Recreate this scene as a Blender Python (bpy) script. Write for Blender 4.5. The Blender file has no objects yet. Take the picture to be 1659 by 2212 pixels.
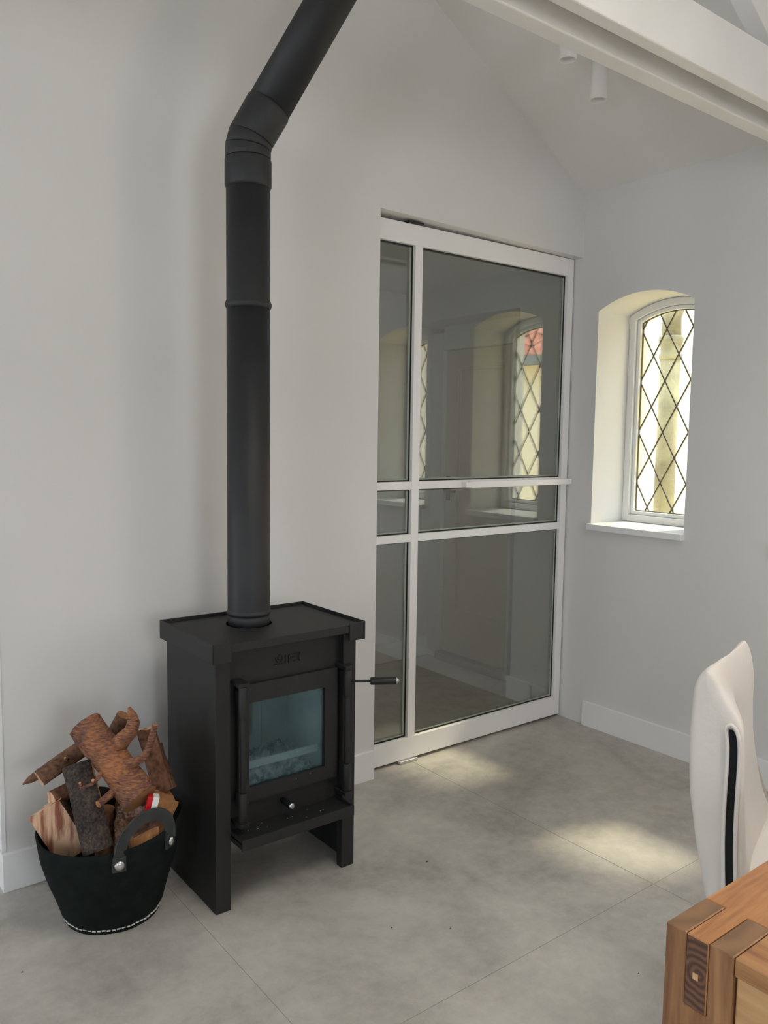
import bpy, bmesh, math, random
from mathutils import Vector, Matrix, noise
from mathutils.geometry import tessellate_polygon
random.seed(7)
C = bpy.context.scene.collection
PI = math.pi
sc = bpy.context.scene

# ------------------------------------------------------------------ camera
yaw, pitch, roll = math.radians(37.780), math.radians(5.320), math.radians(0.795)
fw = Vector((math.sin(yaw)*math.cos(pitch), math.cos(yaw)*math.cos(pitch), -math.sin(pitch)))
rt = Vector((math.cos(yaw), -math.sin(yaw), 0)); up = rt.cross(fw)
r2 = rt*math.cos(roll)+up*math.sin(roll); u2 = up*math.cos(roll)-rt*math.sin(roll)
cam_d = bpy.data.cameras.new('camera'); cam = bpy.data.objects.new('camera', cam_d); C.objects.link(cam)
cam.matrix_world = Matrix((( r2.x,u2.x,-fw.x,-3.0953),(r2.y,u2.y,-fw.y,-2.5039),(r2.z,u2.z,-fw.z,1.365),(0,0,0,1)))
cam_d.sensor_fit = 'VERTICAL'; cam_d.sensor_height = 24.0
cam_d.lens = 1752.4/2212*24.0
cam_d.clip_start = 0.05; cam_d.clip_end = 200
sc.camera = cam

# ------------------------------------------------------------------ sky, sun, daylight fill, exposure
w = bpy.data.worlds.new('sky'); sc.world = w; w.use_nodes = True
nt = w.node_tree; bg = nt.nodes['Background']
tc = nt.nodes.new('ShaderNodeTexCoord'); sp = nt.nodes.new('ShaderNodeSeparateXYZ')
cr = nt.nodes.new('ShaderNodeValToRGB')
nt.links.new(tc.outputs['Generated'], sp.inputs[0]); nt.links.new(sp.outputs['Z'], cr.inputs[0])
cr.color_ramp.elements[0].color = (0.89, 0.94, 1.0, 1); cr.color_ramp.elements[1].color = (0.62, 0.78, 1.0, 1)
nt.links.new(cr.outputs[0], bg.inputs['Color']); bg.inputs['Strength'].default_value = 4.6

def sun(name, direction, strength, color, angle):
    d = bpy.data.lights.new(name, 'SUN'); d.energy = strength; d.color = color; d.angle = angle
    o = bpy.data.objects.new(name, d); C.objects.link(o)
    o.rotation_euler = Vector(direction).to_track_quat('-Z', 'Y').to_euler(); o.location = (6, -3, 8)
def area(name, loc, direction, sx, sy, power, color, spread=PI):
    d = bpy.data.lights.new(name, 'AREA'); d.shape = 'RECTANGLE'; d.size = sx; d.size_y = sy
    d.energy = power; d.color = color; d.spread = spread
    o = bpy.data.objects.new(name, d); C.objects.link(o); o.location = loc
    o.rotation_euler = Vector(direction).to_track_quat('-Z', 'Y').to_euler()
sun('sun_lamp', (-0.76, 0.17, -1.07), 3.5, (1.0, 0.90, 0.70), 0.09)
# added fill lamps standing in for windows out of view
area('daylight_fill_rear', (-2.8, -6.02, 1.4), (0, 1, 0.0), 1.2, 1.6, 4, (0.86, 0.93, 1.0))
area('daylight_fill_right', (0.02, -3.75, 1.175), (-1, 0.0, 0.0), 1.1, 1.8, 12, (1.0, 0.90, 0.80))
area('overhead_fill', (-1.75, -2.5, 3.35), (0.0, 0.12, -1), 1.0, 1.0, 14, (1.0, 0.95, 0.88), math.radians(110))  # overhead fill added to brighten the floor; the ceiling has no opening
area('daylight_fill_left', (-5.82, -2.9, 1.5), (1, 0.0, 0.0), 1.0, 1.2, 12, (0.80, 0.90, 1.0))  # cool fill added to lift the right wall and door frame

sc.view_settings.view_transform = 'Standard'; sc.view_settings.look = 'None'
sc.view_settings.exposure = 0.42; sc.view_settings.gamma = 1.0; sc.view_settings.use_curve_mapping = False
sc.cycles.max_bounces = 8; sc.cycles.transparent_max_bounces = 16
sc.cycles.diffuse_bounces = 5; sc.cycles.use_denoising = True
sc.cycles.sample_clamp_indirect = 6.0

# ------------------------------------------------------------------ materials
def srgb(r, g, b):
    f = lambda c: (c/255/12.92) if c/255 <= 0.04045 else ((c/255+0.055)/1.055)**2.4
    return (f(r), f(g), f(b), 1)
def base_mat(name, col, rough=0.5, metal=0.0, spec=0.5):
    m = bpy.data.materials.new(name); m.use_nodes = True
    b = m.node_tree.nodes['Principled BSDF']
    b.inputs['Base Color'].default_value = col; b.inputs['Roughness'].default_value = rough
    b.inputs['Metallic'].default_value = metal; b.inputs['Specular IOR Level'].default_value = spec
    return m
def noisy(name, c1, c2, scale=8, rough=0.5, bump=0.1, bscale=80, stretch=(1,1,1), detail=6, metal=0.0, spec=0.5, pos=(0.35, 0.65), coord='Object', dist=0.0, bdist=0.002):
    m = base_mat(name, c1, rough, metal, spec); t = m.node_tree; b = t.nodes['Principled BSDF']
    co = t.nodes.new('ShaderNodeTexCoord'); mp = t.nodes.new('ShaderNodeMapping'); mp.inputs['Scale'].default_value = stretch
    t.links.new(co.outputs[coord], mp.inputs[0])
    n = t.nodes.new('ShaderNodeTexNoise'); n.inputs['Scale'].default_value = scale; n.inputs['Detail'].default_value = detail
    n.inputs['Distortion'].default_value = dist
    t.links.new(mp.outputs[0], n.inputs['Vector'])
    r = t.nodes.new('ShaderNodeValToRGB'); r.color_ramp.elements[0].color = c1; r.color_ramp.elements[1].color = c2
    r.color_ramp.elements[0].position = pos[0]; r.color_ramp.elements[1].position = pos[1]
    t.links.new(n.outputs['Fac'], r.inputs[0]); t.links.new(r.outputs[0], b.inputs['Base Color'])
    if bump:
        n2 = t.nodes.new('ShaderNodeTexNoise'); n2.inputs['Scale'].default_value = bscale; n2.inputs['Detail'].default_value = 4
        t.links.new(mp.outputs[0], n2.inputs['Vector'])
        bp = t.nodes.new('ShaderNodeBump'); bp.inputs['Strength'].default_value = bump; bp.inputs['Distance'].default_value = bdist
        t.links.new(n2.outputs['Fac'], bp.inputs['Height']); t.links.new(bp.outputs[0], b.inputs['Normal'])
    return m
def rings(name, c1, c2, center, axis, scale=60, rough=0.45):
    """end grain: growth rings round a centre given in object space"""
    m = base_mat(name, c1, rough); t = m.node_tree; b = t.nodes['Principled BSDF']
    co = t.nodes.new('ShaderNodeTexCoord'); mp = t.nodes.new('ShaderNodeMapping'); mp.vector_type = 'POINT'
    mp.inputs['Location'].default_value = [-c for c in center]
    t.links.new(co.outputs['Object'], mp.inputs[0])
    wv = t.nodes.new('ShaderNodeTexWave'); wv.wave_type = 'RINGS'; wv.rings_direction = axis
    wv.inputs['Scale'].default_value = scale; wv.inputs['Distortion'].default_value = 5.0
    wv.inputs['Detail'].default_value = 3; wv.inputs['Detail Scale'].default_value = 0.8
    t.links.new(mp.outputs[0], wv.inputs['Vector'])
    r = t.nodes.new('ShaderNodeValToRGB'); r.color_ramp.elements[0].color = c1; r.color_ramp.elements[1].color = c2
    t.links.new(wv.outputs['Fac'], r.inputs[0]); t.links.new(r.outputs[0], b.inputs['Base Color'])
    return m
def glass(name, tint, ior=1.5, rough=0.0, gloss=(1,1,1,1)):
    m = bpy.data.materials.new(name); m.use_nodes = True; t = m.node_tree; t.nodes.clear()
    o = t.nodes.new('ShaderNodeOutputMaterial'); mx = t.nodes.new('ShaderNodeMixShader')
    tr = t.nodes.new('ShaderNodeBsdfTransparent'); tr.inputs[0].default_value = tint
    gl = t.nodes.new('ShaderNodeBsdfGlossy'); gl.inputs['Roughness'].default_value = rough; gl.inputs[0].default_value = gloss
    # Schlick reflectance, the same on both faces of the thin pane
    f0 = ((ior-1)/(ior+1))**2
    ge = t.nodes.new('ShaderNodeNewGeometry'); dt = t.nodes.new('ShaderNodeVectorMath'); dt.operation = 'DOT_PRODUCT'
    t.links.new(ge.outputs['Normal'], dt.inputs[0]); t.links.new(ge.outputs['Incoming'], dt.inputs[1])
    def mth(op, *vals):
        n = t.nodes.new('ShaderNodeMath'); n.operation = op
        for i, v in enumerate(vals):
            if isinstance(v, (int, float)): n.inputs[i].default_value = v
            else: t.links.new(v, n.inputs[i])
        return n.outputs[0]
    fac = mth('MULTIPLY_ADD', mth('POWER', mth('SUBTRACT', 1.0, mth('ABSOLUTE', dt.outputs['Value'])), 5.0), 1-f0, f0)
    t.links.new(fac, mx.inputs[0]); t.links.new(tr.outputs[0], mx.inputs[1]); t.links.new(gl.outputs[0], mx.inputs[2])
    t.links.new(mx.outputs[0], o.inputs[0]); return m

M = {}
M['wall'] = noisy('wall_paint', srgb(221,220,218), srgb(223,222,220), 3, 0.75, 0.04, 260, spec=0.3)
M['ceil'] = noisy('ceiling_paint', srgb(230,228,225), srgb(232,230,227), 3, 0.8, 0.03, 200, spec=0.25)
M['trim'] = noisy('trim_paint', srgb(236,236,236), srgb(239,239,239), 4, 0.45, 0.02, 200)
M['beam'] = noisy('beam_paint', srgb(224,223,220), srgb(229,228,225), 5, 0.5, 0.06, 60)
M['alu'] = noisy('white_powder_coat', srgb(240,238,237), srgb(243,241,240), 5, 0.35, 0.01, 500)
M['gasket'] = base_mat('black_gasket', srgb(16,16,15), 0.6)
M['edge'] = base_mat('glazing_spacer', srgb(150,158,146), 0.35)
M['dglass'] = glass('tinted_door_glass', (0.87, 0.88, 0.85, 1), 2.25)
M['wglass'] = glass('clear_leaded_glass', (0.95, 0.96, 0.92, 1), 1.45, 0.0)
M['yglass'] = glass('pale_yellow_leaded_glass', (0.96, 0.94, 0.72, 1), 1.45, 0.0)
M['lead'] = base_mat('lead_came', srgb(104,98,80), 0.6, 0.2)
M['stove'] = noisy('stove_black_paint', srgb(25,25,25), srgb(28,27,27), 30, 0.6, 0.35, 900, bdist=0.0006)
M['pipe'] = noisy('flue_black_paint', srgb(27,28,31), srgb(30,31,34), 12, 0.55, 0.15, 900, bdist=0.0004)
M['black'] = base_mat('matt_black', srgb(15,15,16), 0.6)
M['rubber'] = base_mat('handle_black', srgb(20,22,24), 0.45)
M['chrome'] = base_mat('brushed_steel', srgb(205,205,205), 0.3, 1.0)
M['sglass'] = glass('stove_glass', (0.66, 0.74, 0.78, 1), 1.8, 0.03, (0.5, 0.80, 0.92, 1))
M['fire_brick'] = noisy('vermiculite', srgb(236,226,208), srgb(204,197,186), 5, 0.9, 0.4, 120)
M['ash'] = noisy('ash', srgb(226,216,208), srgb(110,112,118), 40, 0.95, 0.6, 200)
M['felt'] = noisy('black_felt', srgb(20,25,24), srgb(27,33,31), 25, 0.95, 0.5, 500, bdist=0.001, spec=0.12)
M['strap'] = noisy('dark_leather', srgb(42,46,46), srgb(54,57,56), 25, 0.6, 0.4, 300)
M['thread'] = base_mat('white_thread', srgb(215,213,205), 0.8)
M['white_leather'] = noisy('white_leather', srgb(206,201,194), srgb(213,208,201), 6, 0.42, 0.35, 45, bdist=0.003, spec=0.4)
M['zip'] = noisy('zip_tape', srgb(17,20,20), srgb(24,27,27), 200, 0.75, 0.5, 700, spec=0.2)
M['dark_wood_leg'] = noisy('dark_wood', srgb(60,40,28), srgb(82,56,38), 10, 0.5, 0.1, 80, (1,1,0.15))
M['stone'] = noisy('weathered_stone', srgb(150,142,112), srgb(104,98,76), 4, 0.95, 0.6, 25, bdist=0.02)
M['render'] = noisy('cream_render', srgb(240,234,206), srgb(226,214,170), 1.2, 0.9, 0.2, 40, pos=(0.4, 0.8))
M['render_white'] = noisy('white_render', srgb(247,239,214), srgb(240,228,198), 1.2, 0.9, 0.2, 40)
M['terracotta'] = noisy('terracotta_tile', srgb(222,152,124), srgb(200,120,92), 5, 0.85, 0.2, 30)
M['gutter'] = base_mat('zinc_gutter', srgb(120,124,120), 0.5, 0.6)
M['gravel'] = noisy('gravel', srgb(248,224,160), srgb(226,198,136), 20, 0.95, 0.5, 60)  # yellowed to bounce warm light onto the window jambs
M['old_door'] = noisy('old_door_paint', srgb(232,218,200), srgb(225,211,193), 4, 0.5, 0.05, 60)
M['threshold'] = noisy('threshold_wood', srgb(140,104,78), srgb(112,82,60), 20, 0.5, 0.2, 90, (1,0.1,1))
M['socket'] = base_mat('socket_white', srgb(220,220,216), 0.4)
M['redbox'] = base_mat('red_print', srgb(200,22,30), 0.4)
M['whitebox'] = base_mat('white_card', srgb(235,235,235), 0.5)

# concrete-look floor tile: cloudy mottling
def floor_mat():
    m = base_mat('concrete_tile', srgb(160,155,146), 0.5, 0, 0.4); t = m.node_tree; b = t.nodes['Principled BSDF']
    co = t.nodes.new('ShaderNodeTexCoord')
    n1 = t.nodes.new('ShaderNodeTexNoise'); n1.inputs['Scale'].default_value = 1.7; n1.inputs['Detail'].default_value = 8; n1.inputs['Roughness'].default_value = 0.62; n1.inputs['Distortion'].default_value = 0.6
    n2 = t.nodes.new('ShaderNodeTexNoise'); n2.inputs['Scale'].default_value = 22; n2.inputs['Detail'].default_value = 8; n2.inputs['Roughness'].default_value = 0.7
    t.links.new(co.outputs['Object'], n1.inputs['Vector']); t.links.new(co.outputs['Object'], n2.inputs['Vector'])
    a = t.nodes.new('ShaderNodeMath'); a.operation = 'MULTIPLY_ADD'; a.inputs[1].default_value = 0.3
    t.links.new(n2.outputs['Fac'], a.inputs[0]); 
    s = t.nodes.new('ShaderNodeMath'); s.operation = 'MULTIPLY'; s.inputs[1].default_value = 0.7
    t.links.new(n1.outputs['Fac'], s.inputs[0]); t.links.new(s.outputs[0], a.inputs[2])
    r = t.nodes.new('ShaderNodeValToRGB'); e = r.color_ramp.elements
    e[0].position = 0.33; e[0].color = srgb(142,138,131); e[1].position = 0.67; e[1].color = srgb(202,197,188)
    k = e.new(0.5); k.color = srgb(178,173,165)
    t.links.new(a.outputs[0], r.inputs[0]); t.links.new(r.outputs[0], b.inputs['Base Color'])
    rr = t.nodes.new('ShaderNodeMapRange'); rr.inputs['To Min'].default_value = 0.5; rr.inputs['To Max'].default_value = 0.32
    t.links.new(n1.outputs['Fac'], rr.inputs['Value']); t.links.new(rr.outputs[0], b.inputs['Roughness'])
    bp = t.nodes.new('ShaderNodeBump'); bp.inputs['Strength'].default_value = 0.12; bp.inputs['Distance'].default_value = 0.002
    t.links.new(n2.outputs['Fac'], bp.inputs['Height']); t.links.new(bp.outputs[0], b.inputs['Normal'])
    return m
M['floor'] = floor_mat()
M['grout'] = base_mat('grout', srgb(160,156,147), 0.9)

def wood(name, c1, c2, c3, axis, seed=0.0, scale=1.0):
    """sawn hardwood with grain along the axis"""
    m = base_mat(name, c1, 0.42, 0, 0.45); t = m.node_tree; b = t.nodes['Principled BSDF']
    co = t.nodes.new('ShaderNodeTexCoord'); mp = t.nodes.new('ShaderNodeMapping')
    st = [14*scale]*3; st['XYZ'.index(axis)] = 1.6*scale
    mp.inputs['Scale'].default_value = st; mp.inputs['Location'].default_value = (seed, seed*1.7, seed*0.6)
    t.links.new(co.outputs['Object'], mp.inputs[0])
    n = t.nodes.new('ShaderNodeTexNoise'); n.inputs['Scale'].default_value = 1.6; n.inputs['Detail'].default_value = 7; n.inputs['Distortion'].default_value = 1.6; n.inputs['Roughness'].default_value = 0.55
    t.links.new(mp.outputs[0], n.inputs['Vector'])
    n2 = t.nodes.new('ShaderNodeTexNoise'); n2.inputs['Scale'].default_value = 11; n2.inputs['Detail'].default_value = 4
    t.links.new(mp.outputs[0], n2.inputs['Vector'])
    mx = t.nodes.new('ShaderNodeMath'); mx.operation = 'MULTIPLY_ADD'; mx.inputs[1].default_value = 0.28
    t.links.new(n2.outputs['Fac'], mx.inputs[0])
    s = t.nodes.new('ShaderNodeMath'); s.operation = 'MULTIPLY'; s.inputs[1].default_value = 0.78
    t.links.new(n.outputs['Fac'], s.inputs[0]); t.links.new(s.outputs[0], mx.inputs[2])
    r = t.nodes.new('ShaderNodeValToRGB'); e = r.color_ramp.elements
    e[0].position = 0.32; e[0].color = c3; e[1].position = 0.7; e[1].color = c2
    k = e.new(0.5); k.color = c1
    t.links.new(mx.outputs[0], r.inputs[0]); t.links.new(r.outputs[0], b.inputs['Base Color'])
    bp = t.nodes.new('ShaderNodeBump'); bp.inputs['Strength'].default_value = 0.15; bp.inputs['Distance'].default_value = 0.001
    t.links.new(n2.outputs['Fac'], bp.inputs['Height']); t.links.new(bp.outputs[0], b.inputs['Normal'])
    return m
M['rail_x'] = wood('hardwood_rail', srgb(170,118,74), srgb(194,144,94), srgb(132,86,54), 'X', 1.3)
M['leg_z'] = wood('shaded_hardwood_leg', srgb(134,94,62), srgb(166,122,82), srgb(102,68,44), 'Z', 4.1)  # darkened: the weaker light on the leg faces is put into the colour
M['board_y'] = wood('hardwood_end_board', srgb(156,110,70), srgb(180,136,90), srgb(112,72,46), 'Y', 2.2)
M['apron_y'] = wood('hardwood_apron', srgb(190,150,104), srgb(204,168,120), srgb(160,120,78), 'Y', 7.7, 0.7)
M['endgrain_top'] = rings('hardwood_finger_end', srgb(114,84,58), srgb(132,100,70), (-2.15,-1.93,0.76), 'Z', 10)
M['endgrain'] = rings('hardwood_rail_end', srgb(116,80,58), srgb(70,44,34), (-2.2,-2.005,0.712), 'X', 34)

def bark(name, c1, c2, c3, sc_=9, bump=0.9, axis_stretch=1.0):
    m = base_mat(name, c1, 0.85, 0, 0.25); t = m.node_tree; b = t.nodes['Principled BSDF']
    co = t.nodes.new('ShaderNodeTexCoord')
    n = t.nodes.new('ShaderNodeTexNoise'); n.inputs['Scale'].default_value = sc_; n.inputs['Detail'].default_value = 9; n.inputs['Roughness'].default_value = 0.65
    t.links.new(co.outputs['Object'], n.inputs['Vector'])
    v = t.nodes.new('ShaderNodeTexVoronoi'); v.inputs['Scale'].default_value = sc_*7
    mp = t.nodes.new('ShaderNodeMapping'); mp.inputs['Scale'].default_value = (1, 1, axis_stretch)
    t.links.new(co.outputs['Object'], mp.inputs[0]); t.links.new(mp.outputs[0], v.inputs['Vector'])
    r = t.nodes.new('ShaderNodeValToRGB'); e = r.color_ramp.elements
    e[0].position = 0.39; e[0].color = c3; e[1].position = 0.60; e[1].color = c2
    k = e.new(0.49); k.color = c1
    n3 = t.nodes.new('ShaderNodeTexNoise'); n3.inputs['Scale'].default_value = sc_*9; n3.inputs['Detail'].default_value = 5
    t.links.new(mp.outputs[0], n3.inputs['Vector'])
    ad = t.nodes.new('ShaderNodeMath'); ad.operation = 'MULTIPLY_ADD'; ad.inputs[1].default_value = 0.5
    hf = t.nodes.new('ShaderNodeMath'); hf.operation = 'MULTIPLY'; hf.inputs[1].default_value = 0.5
    t.links.new(n.outputs['Fac'], hf.inputs[0]); t.links.new(n3.outputs['Fac'], ad.inputs[0]); t.links.new(hf.outputs[0], ad.inputs[2])
    t.links.new(ad.outputs[0], r.inputs[0]); t.links.new(r.outputs[0], b.inputs['Base Color'])
    bp = t.nodes.new('ShaderNodeBump'); bp.inputs['Strength'].default_value = bump; bp.inputs['Distance'].default_value = 0.008
    t.links.new(ad.outputs[0], bp.inputs['Height']); t.links.new(bp.outputs[0], b.inputs['Normal'])
    return m
M['bark_red'] = bark('reddish_bark', srgb(124,86,70), srgb(170,114,74), srgb(82,58,54), 7, 1.0, 5)
M['bark_dark'] = bark('dark_bark', srgb(62,53,48), srgb(84,74,66), srgb(38,33,31), 16, 1.0)
M['bark_brown'] = bark('brown_bark', srgb(104,76,60), srgb(126,94,74), srgb(68,48,40), 9, 0.9)
M['bark_pink'] = bark('flaky_bark', srgb(162,132,116), srgb(196,168,150), srgb(94,70,62), 18, 1.0)
M['wood_brown'] = bark('brown_split_wood', srgb(112,78,60), srgb(136,98,76), srgb(78,52,42), 7, 0.5)  # brown wood of the split and smaller logs
M['cut'] = noisy('cut_wood', srgb(150,104,66), srgb(174,124,80), 14, 0.8, 0.3, 120)
M['split'] = noisy('split_wood', srgb(214,176,144), srgb(140,84,62), 42, 0.85, 0.8, 120, (1,1,0.13), pos=(0.47,0.60), dist=0.3)
M['split_orange'] = noisy('orange_split_wood', srgb(204,150,96), srgb(150,94,56), 30, 0.8, 0.5, 90, (1,1,0.25))

# ------------------------------------------------------------------ helpers
class MB:
    def __init__(s): s.v = []; s.f = []; s.mi = []; s.sm = []
    def add(s, vs, fs, mi=0, smooth=False):
        o = len(s.v); s.v += [tuple(v) for v in vs]
        for f in fs: s.f.append(tuple(i+o for i in f)); s.mi.append(mi); s.sm.append(smooth)
        return s
    def box(s, x0, x1, y0, y1, z0, z1, mi=0):
        x0, x1 = sorted((x0, x1)); y0, y1 = sorted((y0, y1)); z0, z1 = sorted((z0, z1))
        return s.add([(x0,y0,z0),(x1,y0,z0),(x1,y1,z0),(x0,y1,z0),(x0,y0,z1),(x1,y0,z1),(x1,y1,z1),(x0,y1,z1)],
              [(0,3,2,1),(4,5,6,7),(0,1,5,4),(1,2,6,5),(2,3,7,6),(3,0,4,7)], mi)
    def prism(s, poly, a0, a1, axis='x', mi=0):
        """2D polygon (counterclockwise) extruded along an axis; x: (y,z)  y: (x,z)  z: (x,y)"""
        def P(p, a): return {'x': (a, p[0], p[1]), 'y': (p[0], a, p[1]), 'z': (p[0], p[1], a)}[axis]
        n = len(poly); vs = [P(p, a0) for p in poly]+[P(p, a1) for p in poly]
        fs = [(i, (i+1) % n, (i+1) % n+n, i+n) for i in range(n)]
        tri = tessellate_polygon([[Vector((p[0], p[1], 0)) for p in poly]])
        fs += [tuple(t) for t in tri]+[tuple(i+n for i in reversed(t)) for t in tri]
        return s.add(vs, fs, mi)
    def rings(s, rs, cap=True, closed=False, mi=0, smooth=True, capmi=None):
        n = len(rs[0]); vs = [p for r in rs for p in r]; fs = []
        m = len(rs) if closed else len(rs)-1
        for k in range(m):
            a = k*n; b = ((k+1) % len(rs))*n
            for i in range(n): fs.append((a+i, a+(i+1) % n, b+(i+1) % n, b+i))
        o = len(s.v); s.add(vs, fs, mi, smooth)
        if cap and not closed:
            cm = mi if capmi is None else capmi
            for r, rev in ((rs[0], True), (rs[-1], False)):
                c = sum((Vector(p) for p in r), Vector())/n
                s.add([c]+list(r), [((0, (i+1) % n+1, i+1) if rev else (0, i+1, (i+1) % n+1)) for i in range(n)], cm, False)
        return s
    def tube(s, pts, rad, n=16, cap=True, mi=0, smooth=True, capmi=None, jitter=0, seed=0):
        pts = [Vector(p) for p in pts]
        if not hasattr(rad, '__len__'): rad = [rad]*len(pts)
        rs = []; prev = None
        for k, p in enumerate(pts):
            d = (pts[min(k+1, len(pts)-1)]-pts[max(k-1, 0)]).normalized()
            a = prev if prev is not None else (Vector((0,0,1)) if abs(d.z) < 0.9 else Vector((1,0,0)))
            x = (a-d*a.dot(d)).normalized(); prev = x; y = d.cross(x)
            ring = []
            for i in range(n):
                t = 2*PI*i/n; rr = rad[k]
                if jitter:
                    q = Vector((math.cos(t)*1.5, math.sin(t)*1.5, k*0.35+seed*7.3)); rr *= 1+jitter*noise.noise(q)*1.6
                ring.append(p+x*math.cos(t)*rr+y*math.sin(t)*rr)
            rs.append(ring)
        return s.rings(rs, cap, False, mi, smooth, capmi)
    def lathe(s, c, prof, n=40, mi=0, cap=True):
        rs = [[(c[0]+r*math.cos(2*PI*i/n), c[1]+r*math.sin(2*PI*i/n), c[2]+z) for i in range(n)] for r, z in prof]
        return s.rings(rs, cap, False, mi, True)

def obj(name, mb, mats, parent=None, bevel=0, seg=2, sub=0, auto=True, **tags):
    me = bpy.data.meshes.new(name); me.from_pydata(mb.v, [], mb.f)
    if not isinstance(mats, (list, tuple)): mats = [mats]
    for m in mats: me.materials.append(m)
    for p, mi, sm in zip(me.polygons, mb.mi, mb.sm): p.material_index = mi; p.use_smooth = sm
    bm = bmesh.new(); bm.from_mesh(me)
    bmesh.ops.remove_doubles(bm, verts=bm.verts, dist=1e-5)
    bmesh.ops.recalc_face_normals(bm, faces=bm.faces); bm.to_mesh(me); bm.free()
    o = bpy.data.objects.new(name, me); C.objects.link(o)
    if parent: o.parent = parent; o.matrix_parent_inverse = Matrix.Translation(parent.location).inverted() if parent.type == 'EMPTY' else Matrix()
    if bevel:
        b = o.modifiers.new('bevel', 'BEVEL'); b.width = bevel; b.segments = seg; b.limit_method = 'ANGLE'; b.angle_limit = math.radians(40); b.harden_normals = False
    if sub:
        q = o.modifiers.new('subsurf', 'SUBSURF'); q.levels = sub; q.render_levels = sub
    for k, v in tags.items(): o[k] = v
    return o
def thing(name, loc, label=None, cat=None, group=None, kind=None):
    o = bpy.data.objects.new(name, None); C.objects.link(o); o.location = loc
    if label: o['label'] = label
    if cat: o['category'] = cat
    if group: o['group'] = group
    if kind: o['kind'] = kind
    return o
def B(x0, x1, y0, y1, z0, z1): return MB().box(x0, x1, y0, y1, z0, z1)

# ------------------------------------------------------------------ room shell
XL, YR, ZE, SL = -5.8, -6.0, 2.491, 0.587
XR = XL/2; ZR = ZE-XR*SL
# floor slab and tiles
fl = obj('floor', B(XL-0.3, 0.45, YR-0.3, 1.5, -0.06, -0.0010), M['grout'], kind='structure')
TX = [-0.961+1.206*k for k in range(-4, 2)]; TY = [-1.135+1.206*k for k in range(-5, 3)]
for i in range(len(TX)-1):
    for j in range(len(TY)-1):
        g = 0.0009
        x0, x1 = max(TX[i], XL)+g, min(TX[i+1], 0.26)-g; y0, y1 = max(TY[j], YR)+g, min(TY[j+1], 1.31)-g
        if x1-x0 < 0.02 or y1-y0 < 0.02: continue
        obj('floor_tile', B(x0, x1, y0, y1, -0.0008, 0.0), M['floor'], fl, bevel=0.0003, seg=1)

def holed(name, outer, holes, a0, a1, axis, mat, **kw):
    loops = [outer]+holes; flat = [p for l in loops for p in l]
    tri = tessellate_polygon([[Vector((p[0], p[1], 0)) for p in l] for l in loops])
    def P(p, a): return (a, p[0], p[1]) if axis == 'x' else (p[0], a, p[1])
    mb = MB(); n = len(flat); fs = [tuple(t) for t in tri]+[tuple(i+n for i in reversed(t)) for t in tri]
    k = 0
    for l in loops:
        m = len(l)
        for i in range(m): fs.append((k+i, k+(i+1) % m, k+(i+1) % m+n, k+i+n))
        k += m
    mb.add([P(p, a0) for p in flat]+[P(p, a1) for p in flat], fs)
    return obj(name, mb, mat, **kw)

def arch(yc, half, z0, zs, sag, inset=0.0, n=14):
    R_ = (half*half+sag*sag)/(2*sag); zc = zs+sag-R_; h = half-inset; r = R_-inset
    a = math.asin(h/r); pts = [(yc-h, z0+inset), (yc+h, z0+inset)]
    for i in range(n+1):
        t = a-2*a*i/n; pts.append((yc+r*math.sin(t), zc+r*math.cos(t)))
    return pts
W1 = dict(yc=-0.3415, half=0.2415, z0=0.972, zs=1.950, sag=0.062)
W2 = dict(yc=-1.205, half=0.235, z0=0.972, zs=1.950, sag=0.062)
# gable wall with the opening for the glass door (the right side of the opening is the right wall itself)
holed('wall_back', [(-2.558, 0), (-1.19, 0), (-1.19, 2.222), (-0.0, 2.206), (0.0, 2.206), (0.0, ZE+0.02), (XR, ZR+0.02), (XL, ZE+0.02), (XL, 2.35), (-2.558, 2.35)], [], 0.0, 0.15, 'y', M['wall'], kind='structure')
# right wall with two leaded arched windows, a glazed opening further back, running on beyond the glass door
holed('wall_right', [(YR-0.3, -0.003), (0.385, -0.003), (0.385, ZE), (YR-0.3, ZE)],
      [arch(**W1), arch(**W2), [(-4.3, 0.25), (-3.2, 0.25), (-3.2, 2.1), (-4.3, 2.1)]], 0.0, 0.40, 'x', M['wall'], kind='structure')
holed('wall_left', [(YR-0.3, -0.003), (0.15, -0.003), (0.15, ZE), (YR-0.3, ZE)], [[(-3.4, 0.9), (-2.4, 0.9), (-2.4, 2.1), (-3.4, 2.1)]], XL-0.3, XL, 'x', M['wall'], kind='structure')
holed('wall_rear', [(XL, -0.003), (0.0, -0.003), (0.0, ZE+0.02), (XR, ZR+0.02), (XL, ZE+0.02)], [[(-3.4, 0.6), (-2.2, 0.6), (-2.2, 2.2), (-3.4, 2.2)]], YR-0.3, YR, 'y', M['wall'], kind='structure')
# ceiling: two roof slopes meeting at a ridge
obj('ceiling', MB().prism([(0.45, ZE-0.45*SL), (XR, ZR), (XL-0.3, ZE-0.3*SL), (XL-0.3, ZE-0.3*SL+0.12), (XR, ZR+0.12), (0.45, ZE-0.45*SL+0.12)], YR-0.3, 0.16, 'y'), M['ceil'], kind='structure')
# closet recess left of the wall end
obj('wall_recess', MB().box(XL, -2.558, 0.95, 1.0, 0, 2.35).box(XL, -2.558, 0.15, 0.95, 2.35, 2.40), M['wall'], kind='structure')
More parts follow.
